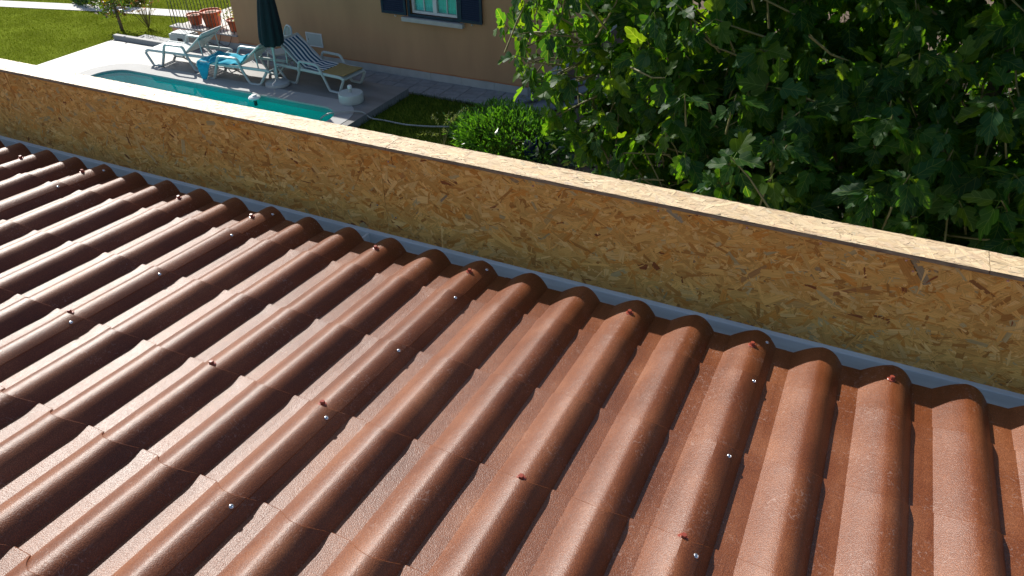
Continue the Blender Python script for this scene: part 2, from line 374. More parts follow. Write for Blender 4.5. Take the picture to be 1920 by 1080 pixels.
GC = [(.135, .175, .016), (.12, .16, .014), (.155, .18, .022)]
def onpath(x, y):
    t = 11.85 + (x + 23.2) * .235
    return -.03 < (y - t) < .62
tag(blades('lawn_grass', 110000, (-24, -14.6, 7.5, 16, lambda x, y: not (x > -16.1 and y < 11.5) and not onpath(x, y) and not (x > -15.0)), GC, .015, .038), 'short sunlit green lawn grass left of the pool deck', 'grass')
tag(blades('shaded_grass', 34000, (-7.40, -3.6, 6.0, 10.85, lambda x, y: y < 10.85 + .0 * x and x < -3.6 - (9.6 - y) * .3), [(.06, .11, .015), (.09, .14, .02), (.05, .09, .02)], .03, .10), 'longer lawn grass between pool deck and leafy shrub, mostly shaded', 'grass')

# ------------------------------------------------------------------ the roof in the foreground
SL = R(5)
roof = empty('tile_effect_roof', (0, 0, 0), (-SL, 0, 0), 'glossy red-brown metal tile-effect roof filling the foreground', 'roof')
H0 = -0.037; RH = 0.046
WL, WR, LE = 0.079, 0.067, 0.0455       # left foot, right foot, edge of the overlapping sheet
def prof(x, lap):
    h = RH
    if x <= 0:
        t = max(0, 1 + x / WL); z = h * (.45 * t + .55 * math.sin(PI / 2 * t))
    else:
        t = min(1, x / WR); z = h * math.cos(PI / 2 * t ** 1.35)
    if lap:
        if x <= 0: z += .0016 * min(1, max(0, (x + .09) * 60))
        elif x <= LE: z = .55 * (z + .0024) + .45 * (h + .0016 - (x / LE) ** 1.5 * h * .40)
    return max(z, 0)
TD = .0064                              # height of the step between two courses
def lift(s_, L): return TD * (.68 * s_ / L + .32 * min(1, max(0, (s_ - (L - .064)) / .060)))
def tile_mesh(name, eave, lap):
    """one pressed tile: the lower edge is cut in a plane at 45 degrees, so the crest ends before the pan"""
    xs = [-.1, -WL] + [-WL + WL * i / 10 for i in range(1, 10)] + [0]
    if lap: xs += [.008, .016, .024, .032, .039, LE - .0005, LE, LE + .0006, .051, .056, .061, WR, .1]
    else: xs += [WR * i / 10 for i in range(1, 11)] + [.1]
    L = .354; ss = [0, .10, .20, L - .064, L - .05, L - .035, L - .02, L - .006, L - .0022, L, L]
    b = MB(); nx = len(xs); nr = len(ss)
    for r, q in enumerate(ss):
        for i, x in enumerate(xs):
            p0 = prof(x, 0); y0 = RH - p0 - .004
            z = H0 + prof(x, lap)
            if eave: y = y0 + (.248 - y0) * q / L
            else: y = y0 + q; z += lift(q, L)
            if r == nr - 2: z -= .0013
            if r == nr - 1: z -= .013
            b.v.append((x, y, z))
    b.f = [(r * nx + i, r * nx + i + 1, (r + 1) * nx + i + 1, (r + 1) * nx + i) for r in range(nr - 1) for i in range(nx - 1)]
    return b.mesh(name, 'roof_paint', 19)
def on_sheet(x, u, lap):
    """height of the sheet at offset x from a crest and distance u down the slope"""
    if u > .022 + RH - prof(x, 0): return H0 + prof(x, lap)
    y = (u - .022) % .35; y0 = RH - prof(x, 0) - .004
    if y < y0: y += .35
    return H0 + prof(x, lap) + lift(y - y0, .354)
TM = {(e, l): tile_mesh('tile', e, l) for e in (0, 1) for l in (0, 1)}
core = MB().box((0, 0, 0), (.998, 2.66, .042)).mesh('insulation_core', 'foam')
screw_b = MB().lathe([(.0001, 0), (.0115, 0), (.0125, .0015), (.011, .003), (.0075, .0036), (.0072, .0036)], 14)
screw_b.lathe([(.0074, .003), (.0074, .0115), (.0064, .0130), (.0001, .0132)], 6)
screw_me = screw_b.mesh('screw', 'screw_paint', 35)
rivet_me = MB().lathe([(.0065, 0), (.0064, .0012), (.005, .0027), (.0028, .0034), (.0022, .0024), (.0001, .0022)], 12).mesh('rivet', 'zinc', 40)
panels = []
ROW = [.022 - .35 * (j + 1) for j in range(6)]        # upper end of each full course
for p in range(8):                                     # panels 1 m wide, five ribs each; the last rib laps the next sheet
    x0 = -4.84 + p
    pn = empty('roof_panel', (x0, 0, 0)); pn.parent = roof; panels.append((x0, pn))
    jit = [(random.uniform(-.002, .002), random.uniform(-.0003, .0003)) for _ in range(7)]
    for r in range(5):
        lap = 1 if r == 4 else 0
        for ji, (e, u) in enumerate([(1, .022)] + [(0, q) for q in ROW]):
            t = link('tile', TM[(e, lap)], pn, (r * .2, u + jit[ji][0], jit[ji][1]))
    link('insulation_core', core, pn, (.4, -1.075, H0 - .0235))
def on_panel(x): return min(panels, key=lambda q: abs(q[0] + .4 - x))
for (x, u) in ((-2.44, .135), (-2.04, .152), (-1.04, .153), (-.44, .162), (-.04, .168), (.56, .176), (.96, .173), (1.36, .188), (-1.44, .15),
               (-1.04, -.672), (-.44, -.668), (-.04, -.668), (.56, -.670), (.96, -.672), (-1.44, -.67), (1.36, -.67), (-2.04, -.67), (-.04, -1.36), (-.44, -1.36), (.56, -1.36)):
    px, pn = on_panel(x)
    z = on_sheet(0, u, 1 if abs((x + .04) - round(x + .04)) < .02 else 0) - .0008
    link('screw', screw_me, pn, (x - px, u, z), (R(random.uniform(-4, 8)), R(random.uniform(-6, 6)), random.uniform(0, 1)))
for k in range(-4, 4):
    for u in (.232, 0, -.35, -.70, -1.05, -1.40):
        px, pn = on_panel(k - .04 - .02)
        link('rivet', rivet_me, pn, (k - .04 + .0385 - px, u, on_sheet(.0385, u, 1) - .0004), (0, R(26), 0))

# building under the roof
bw = empty('building', (-1, 0, ZG), label='rendered building wall below the foreground roof and parapet', cat='building')
b = MB().box((0, .466, (3.84) / 2), (8.3, .10, 3.84)); b.build('outer_wall', 'render_white', bw)
MB().box((0, .21, 1.85), (8.3, .06, 3.70)).build('inner_wall', 'render_white', bw)
# gutter between the eave and the boarded parapet
gt = empty('gutter', (-1, 0, 0), label='pale grey box gutter between the tiles and the chipboard parapet', cat='gutter')
prf = [(.4145, -.1085), (.4125, -.1082), (.396, -.1105), (.394, -.113), (.392, -.235), (.262, -.24), (.258, -.10), (.250, -.099), (.2495, -.103), (.256, -.106), (.260, -.243), (.394, -.239), (.397, -.115), (.4145, -.113)]
g = MB(); nseg = 2
for X in (-4.15, 4.15): g.v += [(X, y, z) for y, z in prf]
m_ = len(prf); g.f = [(i, (i + 1) % m_, m_ + (i + 1) % m_, m_ + i) for i in range(m_)]
g.build('channel', 'gutter_grey', gt, smooth=25)
MB().box((.35, .3255, -.175), (.01, .13, .125)).build('joint_clip', 'gutter_grey', gt)

# ------------------------------------------------------------------ chipboard parapet
par = empty('parapet', (0, .415, 0), label='oriented strand board parapet with sunlit cap beyond the roof', cat='parapet')
PAL = [((.66, .42, .16), 34), ((.58, .34, .12), 28), ((.72, .50, .24), 15), ((.56, .27, .07), 12), ((.42, .21, .065), 6), ((.46, .38, .24), 3), ((.22, .08, .035), 1.3)]
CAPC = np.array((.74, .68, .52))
PC = np.array([p[0] for p in PAL]) * np.array((1.32, 1.14, .78)); PW = np.array([p[1] for p in PAL], float); PW /= PW.sum()
CHIPS = [(1.335, .232, .10, .040, -52, (.60, .27, .06)), (1.365, .238, .10, .026, -52, (.36, .27, .15)), (1.53, .225, .085, .013, -28, (.34, .14, .04)), (.75, .215, .10, .045, -12, (.62, .29, .06)),
         (.62, .255, .07, .020, -30, (.44, .36, .22)), (.30, .19, .085, .030, -8, (.62, .30, .07)), (.17, .15, .09, .022, 62, (.62, .38, .13)), (.36, .12, .045, .012, 35, (.26, .09, .03)), (-.45, .19, .06, .022, 40, (.56, .25, .07)),
         (-.28, .12, .05, .010, 48, (.34, .25, .14)), (-.9, .10, .06, .013, -60, (.40, .19, .06)), (-1.5, .16, .09, .020, -35, (.62, .40, .17)), (-2.2, .17, .10, .025, -40, (.60, .40, .18)), (-1.9, .0, .11, .016, -50, (.66, .44, .2)),
         (1.05, .02, .13, .03, 10, (.64, .36, .11)), (.9, .10, .11, .02, 48, (.50, .25, .08)), (1.2, .12, .12, .016, 30, (.46, .20, .06)), (-.1, .03, .12, .02, 20, (.66, .42, .16))]
def strands(name, parent, x0, x1, y0, y1, n, place, zmax, bright=1.0, extra=()):
    """n thin wood strands pressed flat into a board face; place maps (x, y, depth) to the board"""
    V = []; F = []; UV = []; C = []
    for i in range(n):
        small = i < n * .94 and random.random() < .30
        L = min(.17, random.lognormvariate(math.log(.034 if small else .074), .42)); W = min(.034, random.lognormvariate(math.log(.0038 if small else .0125), .55))
        if random.random() < .03: L *= 1.2; W = random.uniform(.02, .038)
        W = min(W, L * .45)
        a = random.gauss(0, .62) if random.random() < .72 else random.uniform(0, PI)
        cx = random.uniform(x0 - .02, x1 + .02); cy = random.uniform(y0 - .02, y1 + .02)
        ca, sa = math.cos(a), math.sin(a); tl = random.gauss(0, .0005); tw = random.gauss(0, .00025)
        zb = zmax * (i + .5) / n
        c = PC[rng.choice(len(PAL), p=PW)] * random.uniform(.84, 1.14)
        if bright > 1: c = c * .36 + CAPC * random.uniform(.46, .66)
        if c[0] < .3: L *= .6; W *= .6
        ou, ov = random.uniform(0, 50), random.uniform(0, 50)
        base = len(V)
        sk = random.uniform(-.5, .5)
        for (s, q) in ((-.5, -.5), (-.5 + random.uniform(-.1, .05), random.uniform(-.2, .2)), (-.5 + random.uniform(-.12, .12), .5), (.5 + random.uniform(-.12, .12), .5 * random.uniform(.6, 1)), (.5 + random.uniform(-.05, .12), random.uniform(-.2, .2)), (.5, -.5 * random.uniform(.6, 1))):
            lx = s * L; ly = q * W + sk * W * .3 * s
            x = min(x1, max(x0, cx + lx * ca - ly * sa)); y = min(y1, max(y0, cy + lx * sa + ly * ca))
            V.append(place(x, y, max(.00005, zb + tl * s * 2 + tw * q * 2))); UV.append((lx + ou, ly + ov)); C.append(tuple(c))
        F.append(tuple(range(base, base + 6)))
    for (cx, cy, L, W, a, c) in extra:       # single large chips that stand out in the board
        if not x0 < cx < x1: continue
        ca, sa = math.cos(R(a)), math.sin(R(a)); base = len(V)
        for (q, w_) in ((-.5, -.4), (-.44, .5), (.1, .46), (.5, .3), (.46, -.5), (-.1, -.46)):
            V.append(place(min(x1, max(x0, cx + q * L * ca - w_ * W * sa)), min(y1, max(y0, cy + q * L * sa + w_ * W * ca)), zmax + .0002)); UV.append((q * L + cx, w_ * W + cy * 7)); C.append(c)
        F.append(tuple(range(base, base + 6)))
    b = MB(); b.v = V; b.f = F; b.uv = UV; b.c = C
    return tag(b.build(name, 'osb_strand', parent), kind='stuff')
BX = [-5.16, -3.06, -.559, 1.941, 3.16]
for i in range(4):
    x0, x1 = BX[i] + .0006, BX[i + 1] - .0006
    fb = MB().box(((x0 + x1) / 2, .006, .0385), (x1 - x0, .012, .479), bev=.0012).build('face_board', 'osb_core', par)
    vis = 1 if -3.2 < x0 < 1.95 else .25
    strands('wood_strand_face', fb, x0, x1, -.199, .276, int((x1 - x0) * 3500 * (1 if vis == 1 else .45)), lambda x, y, d: (x, -.0002 - d, y), .0011, extra=CHIPS)
    MB().box(((x0 + x1) / 2, .099, .0385), (x1 - x0, .012, .479)).build('outer_board', 'osb_core', par)
    MB().box((x1 - .03, .0525, .03), (.04, .08, .44)).build('stud', 'osb_core', par)
CX = [-5.16, -3.0, -.52, 1.53, 3.16]
for i in range(4):
    x0, x1 = CX[i] + .0008, CX[i + 1] - .0008
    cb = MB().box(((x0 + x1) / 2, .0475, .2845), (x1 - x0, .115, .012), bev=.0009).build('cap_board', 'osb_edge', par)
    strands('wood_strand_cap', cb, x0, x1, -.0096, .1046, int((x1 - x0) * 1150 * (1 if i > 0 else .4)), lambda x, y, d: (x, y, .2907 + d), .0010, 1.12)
scr = MB().lathe([(.0042, 0), (.0040, .0008), (.0018, .0004), (.0001, .0002)], 10).mesh('board_screw', 'zinc', 40)
for x, z in ((.56, .259), (.852, .265), (1.077, .263), (1.318, .266), (1.345, .234), (1.582, .268), (-.52, .23), (-.60, .02), (-.515, -.02), (-1.3, .25), (-2.0, .255), (.1, .255)):
    link('board_screw', scr, par, (x, -.0016, z), (R(90), 0, 0))

# ------------------------------------------------------------------ the house across the garden
hs = empty('house', (0, 0, 0), label='ochre rendered house with navy shutters across the garden', cat='house')
HX0, HX1, HT = -12.8, -5.12, -.62
wx0, wx1, wz0, wz1 = -7.86, -6.63, -2.77, -1.55
b = MB()   # facade with a real window opening, then the other walls
def wallrect(x0, x1, z0, z1): b.box(((x0 + x1) / 2, YH + .15, (z0 + z1) / 2), (x1 - x0, .30, z1 - z0))
wallrect(HX0, wx0, ZG, HT); wallrect(wx1, HX1, ZG, HT); wallrect(wx0, wx1, ZG, wz0); wallrect(wx0, wx1, wz1, HT)
b.box((HX1 - .15, YH + 4.3, (ZG + HT) / 2), (.30, 8.0, HT - ZG)); b.box((HX0 + .15, YH + 4.3, (ZG + HT) / 2), (.30, 8.0, HT - ZG)); b.box(((HX0 + HX1) / 2, YH + 8.45, (ZG + HT) / 2), (HX1 - HX0, .3, HT - ZG))
b.build('wall', 'house_wall', hs)
for i in range(10):
    xa = HX0 + (HX1 - HX0) * i / 10; xb = HX0 + (HX1 - HX0) * (i + 1) / 10
    MB().box(((xa + xb) / 2, YH - .012, ZG + .095), (xb - xa - .004, .024, .20), bev=.003).build('plinth_stone', 'plinth_stone', hs)
MB().box((HX1 + .012, YH + 4.0, ZG + .095), (.024, 8.0, .20)).build('side_plinth', 'plinth_stone', hs)
tb = MB(); pts = [(HX0 + (HX1 - HX0) * i / 40, YH - .012, ZG + .207 + .006 * math.sin(i * 1.3) + .004 * math.sin(i * 2.9)) for i in range(41)]
tb.tube(pts, .013, 6); tb.build('plinth_trim', 'trim_brown', hs, smooth=180)
# roof with eaves
ov = .35; ex0, ex1, ey0, ey1 = HX0 - ov, HX1 + ov, YH - ov, YH + 8.6 + ov
b = MB(); b.add([(ex0, ey0, HT), (ex1, ey0, HT), (ex1, ey1, HT), (ex0, ey1, HT), (ex0, ey0, HT + .10), (ex1, ey0, HT + .10), (ex1, ey1, HT + .10), (ex0, ey1, HT + .10), ((ex0 + ex1) / 2, ey0 + 4.2, HT + 1.7), ((ex0 + ex1) / 2, ey1 - 4.2, HT + 1.7)],
      [(0, 3, 2, 1), (0, 1, 5, 4), (1, 2, 6, 5), (2, 3, 7, 6), (3, 0, 4, 7), (4, 5, 8), (5, 6, 9, 8), (6, 7, 9), (7, 4, 8, 9)])
b.build('roof', 'roof_tile', hs)
# window
wn = MB(); fw = .065
def frame(mb, x0, x1, z0, z1, w_, y, d):
    mb.box(((x0 + x1) / 2, y, z0 + w_ / 2), (x1 - x0, d, w_)); mb.box(((x0 + x1) / 2, y, z1 - w_ / 2), (x1 - x0, d, w_))
    mb.box((x0 + w_ / 2, y, (z0 + z1) / 2), (w_, d, z1 - z0 - 2 * w_)); mb.box((x1 - w_ / 2, y, (z0 + z1) / 2), (w_, d, z1 - z0 - 2 * w_))
frame(wn, wx0, wx1, wz0, wz1, .055, YH - .008, .03)
win = wn.build('window', 'navy', hs)
fm = MB(); frame(fm, wx0 + .06, wx1 - .06, wz0 + .06, wz1 - .06, .05, YH + .09, .06); fm.build('frame', 'white_pvc', win)
mid = (wx0 + wx1) / 2
MB().box((mid, YH + .085, (wz0 + wz1) / 2), (.085, .064, wz1 - wz0 - .225)).build('centre_stile', 'white_pvc', win)
for xa, xb in ((wx0 + .11, mid - .0425), (mid + .0425, wx1 - .11)):
    MB().box(((xa + xb) / 2, YH + .095, (wz0 + wz1) / 2), (.016, .03, wz1 - wz0 - .23)).build('glazing_bar', 'white_pvc', win)
    MB().box(((xa + xb) / 2, YH + .0945, -2.05), (xb - xa, .026, .016)).build('glazing_bar', 'white_pvc', win)
    for h in (-1, 1):
        c_ = (xa + xb) / 2 + h * (xb - xa) / 4
        MB().box((c_, YH + .105, (wz0 + wz1) / 2), ((xb - xa) / 2 - .012, .006, wz1 - wz0 - .23)).build('pane', 'window_glass', win)
cu = MB()
for i in range(41):
    x = wx0 + .08 + (wx1 - wx0 - .16) * i / 40; y = YH + .150 + .018 * math.sin(i * 1.7)
    cu.v += [(x, y, wz0 + .07), (x, y, wz1 - .07)]
cu.f = [(2 * i, 2 * i + 2, 2 * i + 3, 2 * i + 1) for i in range(40)]
cu.build('curtain', 'curtain', win, smooth=180)
MB().box((mid, YH + .28, (wz0 + wz1) / 2), (wx1 - wx0, .01, wz1 - wz0)).build('dark_room_backing', 'dark_hole', win)
MB().box(((-7.99 - 6.53) / 2, YH - .035, -2.82), (1.46, .13, .085), bev=.006).build('window_sill', 'sill_stone', hs)
for sx0, sx1 in ((-8.49, -7.88), (-6.61, -6.10)):
    sf = MB(); frame(sf, sx0, sx1, -2.745, -1.53, .05, YH - .045, .036)
    sh = sf.build('shutter', 'navy', hs)
    sm = MB().box((0, 0, 0), (sx1 - sx0 - .10, .007, .046), rot=(R(-38), 0, 0)).mesh('slat', 'navy')
    for i in range(27): link('slat', sm, sh, ((sx0 + sx1) / 2, YH - .045, -2.675 + i * .0415))
    MB().tube([((sx0 + sx1) / 2 + .02, YH - .003, -2.79), ((sx0 + sx1) / 2 + .02, YH - .05, -2.79), ((sx0 + sx1) / 2 + .02, YH - .062, -2.765)], .009, 6).build('shutter_catch', 'white_pvc', sh)
mb_ = MB(); frame(mb_, -10.69, -10.24, -3.715, -3.405, .022, YH - .008, .018); mbx = mb_.build('meter_hatch', 'white_pvc', hs)
MB().box((-10.465, YH - .006, -3.56), (.402, .012, .262)).build('hatch_door', 'plastic_white', mbx)
MB().box((-10.63, YH - .014, -3.56), (.012, .006, .03)).build('hatch_latch', 'lens_black', mbx)

# raised terrace left of the house: low wall, slab, iron railing
te = empty('terrace', (-12.8, YH, ZG), label='low salmon terrace wall with iron railing left of the house', cat='terrace')
MB().box((-1.08, .10, .255), (2.16, .20, .17)).build('wall', 'terrace_salmon', te)
for i in range(5): MB().box((-2.16 + .216 + i * .432, .095, .085), (.426, .205, .17), bev=.004).build('plinth_stone', 'plinth_stone', te)
MB().box((-1.06, 2.2, .30), (2.2, 4.0, .06)).build('floor', 'path_stone', te)
MB().box((-1.09, .10, .355), (2.2, .30, .03), bev=.005).build('coping', 'coping', te)
for i in range(19): MB().tube([(-2.12 + i * .112, .02, .37), (-2.12 + i * .112, .02, 1.32)], .0085, 6).build('bar', 'iron_green', te)
MB().box((-1.09, .02, 1.33), (2.2, .035, .02)).build('hand_rail', 'iron_green', te)
for y0 in (0,):
    for i in range(9): MB().tube([(-2.14, .14 + i * .45, .33), (-2.14, .14 + i * .45, 1.32)], .0085, 6).build('bar', 'iron_green', te)
MB().box((-2.14, 2.0, 1.335), (.035, 4.0, .02)).build('hand_rail', 'iron_green', te)

# ------------------------------------------------------------------ foliage helpers
def leafset(name, pts, m, cols, size, parent, aspect=.38, droop=.3, up=.6, outward=None, kind='stuff'):
    """one mesh of many narrow folded leaves at pts, pointing along outward + noise"""
    n = len(pts); pts = np.array(pts)
    d = rng.normal(0, 1, (n, 3)); d /= np.linalg.norm(d, axis=1)[:, None]
    if outward is not None: d = d * .8 + np.array(outward)
    d[:, 2] += up - droop * rng.random(n); d /= np.linalg.norm(d, axis=1)[:, None]
    s = np.cross(d, rng.normal(0, 1, (n, 3))); s /= np.linalg.norm(s, axis=1)[:, None]
    nn = np.cross(s, d); L = rng.uniform(size[0], size[1], (n, 1)); W = L * aspect * .5
    v = np.stack([pts, pts + d * L * .45 + s * W + nn * W * .4, pts + d * L - nn * L * .15, pts + d * L * .45 - s * W + nn * W * .4, pts + d * L * .5], 1).reshape(-1, 3)
    o = np.arange(n)[:, None] * 5
    f = np.concatenate([o + np.array([[0, 1, 4]]), o + np.array([[1, 2, 4]]), o + np.array([[2, 3, 4]]), o + np.array([[3, 0, 4]])], 0)
    me = bpy.data.meshes.new(name); me.from_pydata(v.tolist(), [], f.tolist())
    c0 = np.array(cols); c = c0[rng.integers(0, len(c0), n)] * rng.uniform(.7, 1.3, (n, 1))
    a = me.color_attributes.new('col', 'FLOAT_COLOR', 'POINT'); a.data.foreach_set('color', np.repeat(np.concatenate([c, np.ones((n, 1))], 1), 5, 0).ravel())
    me.materials.append(M[m]); ob = link(name, me, parent); ob['kind'] = kind
    return ob

# ------------------------------------------------------------------ fig tree
TREE = (1.9, 5.4, ZG)
ft = empty('fig_tree', TREE, label='large dark green fig tree filling the right beyond the parapet', cat='tree')
ELL = [((1.9, 5.5, -.7), (3.0, 2.3, 2.2)), ((-.80, 5.35, -.45), (1.42, 1.5, 1.15)), ((-.25, 5.0, -1.2), (1.15, 1.1, .9)), ((1.1, 4.0, -1.25), (1.7, 1.25, 1.05)), ((3.3, 4.1, -1.3), (2.0, 1.7, 1.9)),
       ((1.0, 5.6, 1.0), (2.4, 2.0, 1.5)), ((4.0, 5.6, .3), (2.3, 2.2, 2.0)), ((2.2, 6.6, -1.4), (3.0, 1.6, 2.0)), ((3.0, 6.0, 1.2), (2.6, 2.2, 1.6)), ((4.6, 7.0, .2), (2.4, 2.0, 2.4)), ((2.4, 3.6, -2.0), (1.8, 1.1, 1.2))]
def clusters(n, lo, hi):
    out = []
    wts = np.array([r[0] * r[1] + r[1] * r[2] + r[0] * r[2] for _, r in ELL]); wts /= wts.sum()
    while len(out) < n:
        i = rng.choice(len(ELL), p=wts); c, r = np.array(ELL[i][0]), np.array(ELL[i][1])
        d = rng.normal(0, 1, 3); d /= np.linalg.norm(d); k = rng.uniform(lo, hi) * (1 + .10 * math.sin(d[0] * 7 + i) * math.sin(d[2] * 6 + 2 * i))
        p = c + d * r * k
        if any(np.linalg.norm((p - np.array(c2)) / np.array(r2)) < lo * .80 for j, (c2, r2) in enumerate(ELL) if j != i): continue
        if p[2] < ZG + .5: continue
        o = d / r; o /= np.linalg.norm(o); out.append((p, o))
    return out
def leaf_shape(seed):
    q = random.Random(seed)
    k = q.uniform(.82, 1.1); lob = q.uniform(.75, 1.15)
    half = [(0, 0), (.18, -.07), (.36 * k, .02), (.46 * k * lob, .16), (.47 * k * lob, .30), (.38 * k, .39), (.25, .43), (.33 * k * lob, .55), (.38 * k * lob, .68), (.33 * k * lob, .78), (.20, .74), (.17, .87), (.09, 1.0), (0, 1.04)]
    spine = [(0, 0), (0, .25), (0, .45), (0, .72), (0, 1.04)]
    fold = q.uniform(.10, .34); curl = q.uniform(.10, .38); tw = q.uniform(-.15, .15)
    def zf(x, y): return fold * abs(x) - curl * y * y * .6 + tw * x * y + .035 * math.sin(9 * y + 5 * x + seed)
    vs = []; fs = []; uv = []
    for sgn in (1, -1):
        o = len(vs); pts = half + spine[1:-1]
        for x, y in pts: vs.append((sgn * x, y, zf(sgn * x, y))); uv.append((sgn * x, y))
        tri = [(0, 1, 14), (1, 2, 14), (2, 3, 14), (3, 4, 14), (4, 5, 14), (5, 6, 14), (14, 6, 15), (15, 6, 7), (15, 7, 8), (15, 8, 9), (15, 9, 10), (15, 10, 16), (16, 10, 11), (16, 11, 12), (16, 12, 13)]
        fs += [tuple(i + o for i in (t if sgn > 0 else t[::-1])) for t in tri]
    o = len(vs)   # petiole
    pe = q.uniform(.28, .45)
    for (x, y, z) in ((-.012, 0, 0), (.012, 0, 0), (.012, -pe, .10 * pe), (-.012, -pe, .10 * pe), (0, 0, -.02), (0, -pe, .10 * pe - .02)): vs.append((x, y, z)); uv.append((0, .02))
    fs += [(o, o + 1, o + 2, o + 3), (o + 1, o + 4, o + 5, o + 2), (o + 4, o, o + 3, o + 5)]
    return np.array(vs), fs, uv, pe
LS = [leaf_shape(s) for s in range(10)]
LCOL = [(.019, .066, .011), (.026, .080, .011), (.014, .052, .014), (.042, .092, .010), (.018, .066, .020)]
C0 = np.array(cam.matrix_world.translation)
leaves = []; twigs = MB()
for shell, (n, lo, hi) in enumerate(((3200, .88, 1.06), (3400, .40, .88))):
    for p, o in clusters(n, lo, hi):
        m_ = int(rng.integers(5, 10)); tip = p
        a = np.cross(o, [.3, .2, 1.]); a /= np.linalg.norm(a); c2 = np.cross(o, a)
        td = o * .7 + np.array([0, 0, .35]) + rng.normal(0, .25, 3); td /= np.linalg.norm(td)
        tl = rng.uniform(.25, .6)
        if shell == 0: twigs.tube([tuple(tip - td * tl - np.array(TREE)), tuple(tip - td * tl * .4 + rng.normal(0, .02, 3) - np.array(TREE)), tuple(tip - np.array(TREE))], [.009, .007, .004], 4, cap=False)
        g0 = rng.uniform(0, 2 * PI)
        for j in range(m_):
            g = g0 + j * 2.4 + rng.normal(0, .25); rad = a * math.cos(g) + c2 * math.sin(g)
            back = rng.uniform(0, .16) * (j / m_)
            base = tip - td * back
            ax = rad * rng.uniform(.5, 1.0) + td * rng.uniform(.05, .5) + np.array([0, 0, -rng.uniform(.25, 1.25)]); ax /= np.linalg.norm(ax)
            nm = np.array([0, 0, 1.]) * rng.uniform(.4, 1.0) + o * rng.uniform(.3, 1.0) + rng.normal(0, .28, 3)
            nm -= ax * (nm @ ax); nm /= np.linalg.norm(nm); sd = np.cross(ax, nm)
            s = rng.uniform(.095, .20) * (1.0 if j < m_ - 2 else .72)
            v = int(rng.integers(0, len(LS)))
            Mx = np.eye(4); Mx[:3, 0] = sd * s * rng.uniform(.72, .98); Mx[:3, 1] = ax * s; Mx[:3, 2] = nm * s; Mx[:3, 3] = base + ax * s * LS[v][3] - np.array(TREE)
            vw = C0 - p; dist = np.linalg.norm(vw)
            leaves.append((dist + (0 if (o @ vw) / dist > .1 else 50) + 100 * shell, Mx, v, int(rng.integers(0, len(LCOL)))))
leaves.sort(key=lambda q: q[0])
lm = {}
for v, (vs_, fs_, uv_, pe) in enumerate(LS):
    for ci, c in enumerate(LCOL):
        b = MB(); b.v = [tuple(q) for q in vs_]; b.f = fs_; b.uv = uv_; b.c = [tuple(np.array(c) * (.9 + .02 * v))] * len(vs_)
        lm[(v, ci)] = b.mesh('leaf', 'fig_leaf', 180)
for d, Mx, v, ci in leaves[:300]:
    o = link('leaf', lm[(v, ci)], ft); o.matrix_local = Matrix(Mx.tolist())
b = MB(); b.uv = []; b.c = []
for d, Mx, v, ci in leaves[300:]:
    vs_, fs_, uv_, pe = LS[v]; off = len(b.v)
    q = vs_ @ Mx[:3, :3].T + Mx[:3, 3]; b.v += q.tolist(); b.f += [tuple(i + off for i in f) for f in fs_]; b.uv += uv_
    b.c += [tuple(np.array(LCOL[ci]) * random.uniform(.8, 1.2))] * len(vs_)
tag(b.build('foliage', 'fig_leaf', ft, smooth=180), kind='stuff')
tag(twigs.build('twigs', 'twig', ft, smooth=180), kind='stuff')
tk = MB()
tk.tube([(0, 0, -.05), (.05, .02, .5), (-.05, .05, 1.1), (.02, .1, 1.6)], [.20, .16, .14, .12], 12); tk.build('trunk', 'bark', ft, smooth=180)
for e in ((-2.3, -.1, 3.5), (-1.2, -1.0, 2.8), (.9, -1.3, 2.6), (1.9, -.6, 3.2), (.2, .3, 5.0), (-1.0, .4, 4.4), (2.0, .3, 4.2), (-.6, -1.4, 2.3), (.5, -1.7, 1.7)):
    e = Vector(e); s0 = Vector((0, .08, 1.3)); md = s0.lerp(e, .5) + Vector((random.uniform(-.2, .2), random.uniform(-.2, .2), .25))
    MB().tube([s0, s0.lerp(md, .5), md, md.lerp(e, .55), e], [.10, .085, .06, .04, .015], 8).build('limb', 'bark', ft, smooth=180)

# ------------------------------------------------------------------ shrub, tarp, weeds, planks near the house corner
sb = empty('leafy_shrub', (-4.35, 9.25, ZG), label='bright green leafy shrub in sun beside the shaded lawn', cat='shrub')
pts = []; outs = []
while len(pts) < 5200:
    d = rng.normal(0, 1, 3); d /= np.linalg.norm(d)
    if d[2] < -.1: continue
    k = rng.uniform(.72, 1.0) * (1 + .17 * math.sin(d[0] * 6 + 1) * math.cos(d[1] * 5) + .08 * math.sin(d[2] * 11 + d[0] * 9)) * (rng.uniform(1, 1.22) if rng.random() < .06 else 1)
    q = d * np.array([1.12, .80, .62]) * k; pts.append(q + [0, 0, .12]); outs.append(d)
leafset('foliage', pts, 'small_leaf', [(.075, .20, .022), (.11, .24, .03), (.06, .16, .02)], (.07, .13), sb, aspect=.30, outward=outs, up=.5)
for i in range(7):
    g = i * .9; MB().tube([(0, 0, -.02), (.25 * math.cos(g), .2 * math.sin(g), .35), (.6 * math.cos(g), .45 * math.sin(g), .7)], [.015, .01, .005], 5).build('stem', 'twig', sb)
tp = MB()
for i in range(13):
    for j in range(9):
        x = i / 12; z = j / 8
        tp.v.append((.40 * x - .05 * z, .06 * math.sin(9 * x + 2 * z) + .25 * x * (1 - z) + .03 * math.sin(23 * x), z * (.44 + .10 * math.sin(2.2 * x + .6) + .05 * math.sin(13 * x)) + .01))
tp.f = [(j + 9 * i, j + 9 * (i + 1), j + 1 + 9 * (i + 1), j + 1 + 9 * i) for i in range(12) for j in range(8)]
tpo = tp.build('tarpaulin', 'tarp_blue', None, smooth=180, loc=(-3.72, 8.62, ZG - .05), rot=(0, 0, .9)); md = tpo.modifiers.new('thickness', 'SOLIDIFY'); md.thickness = .006
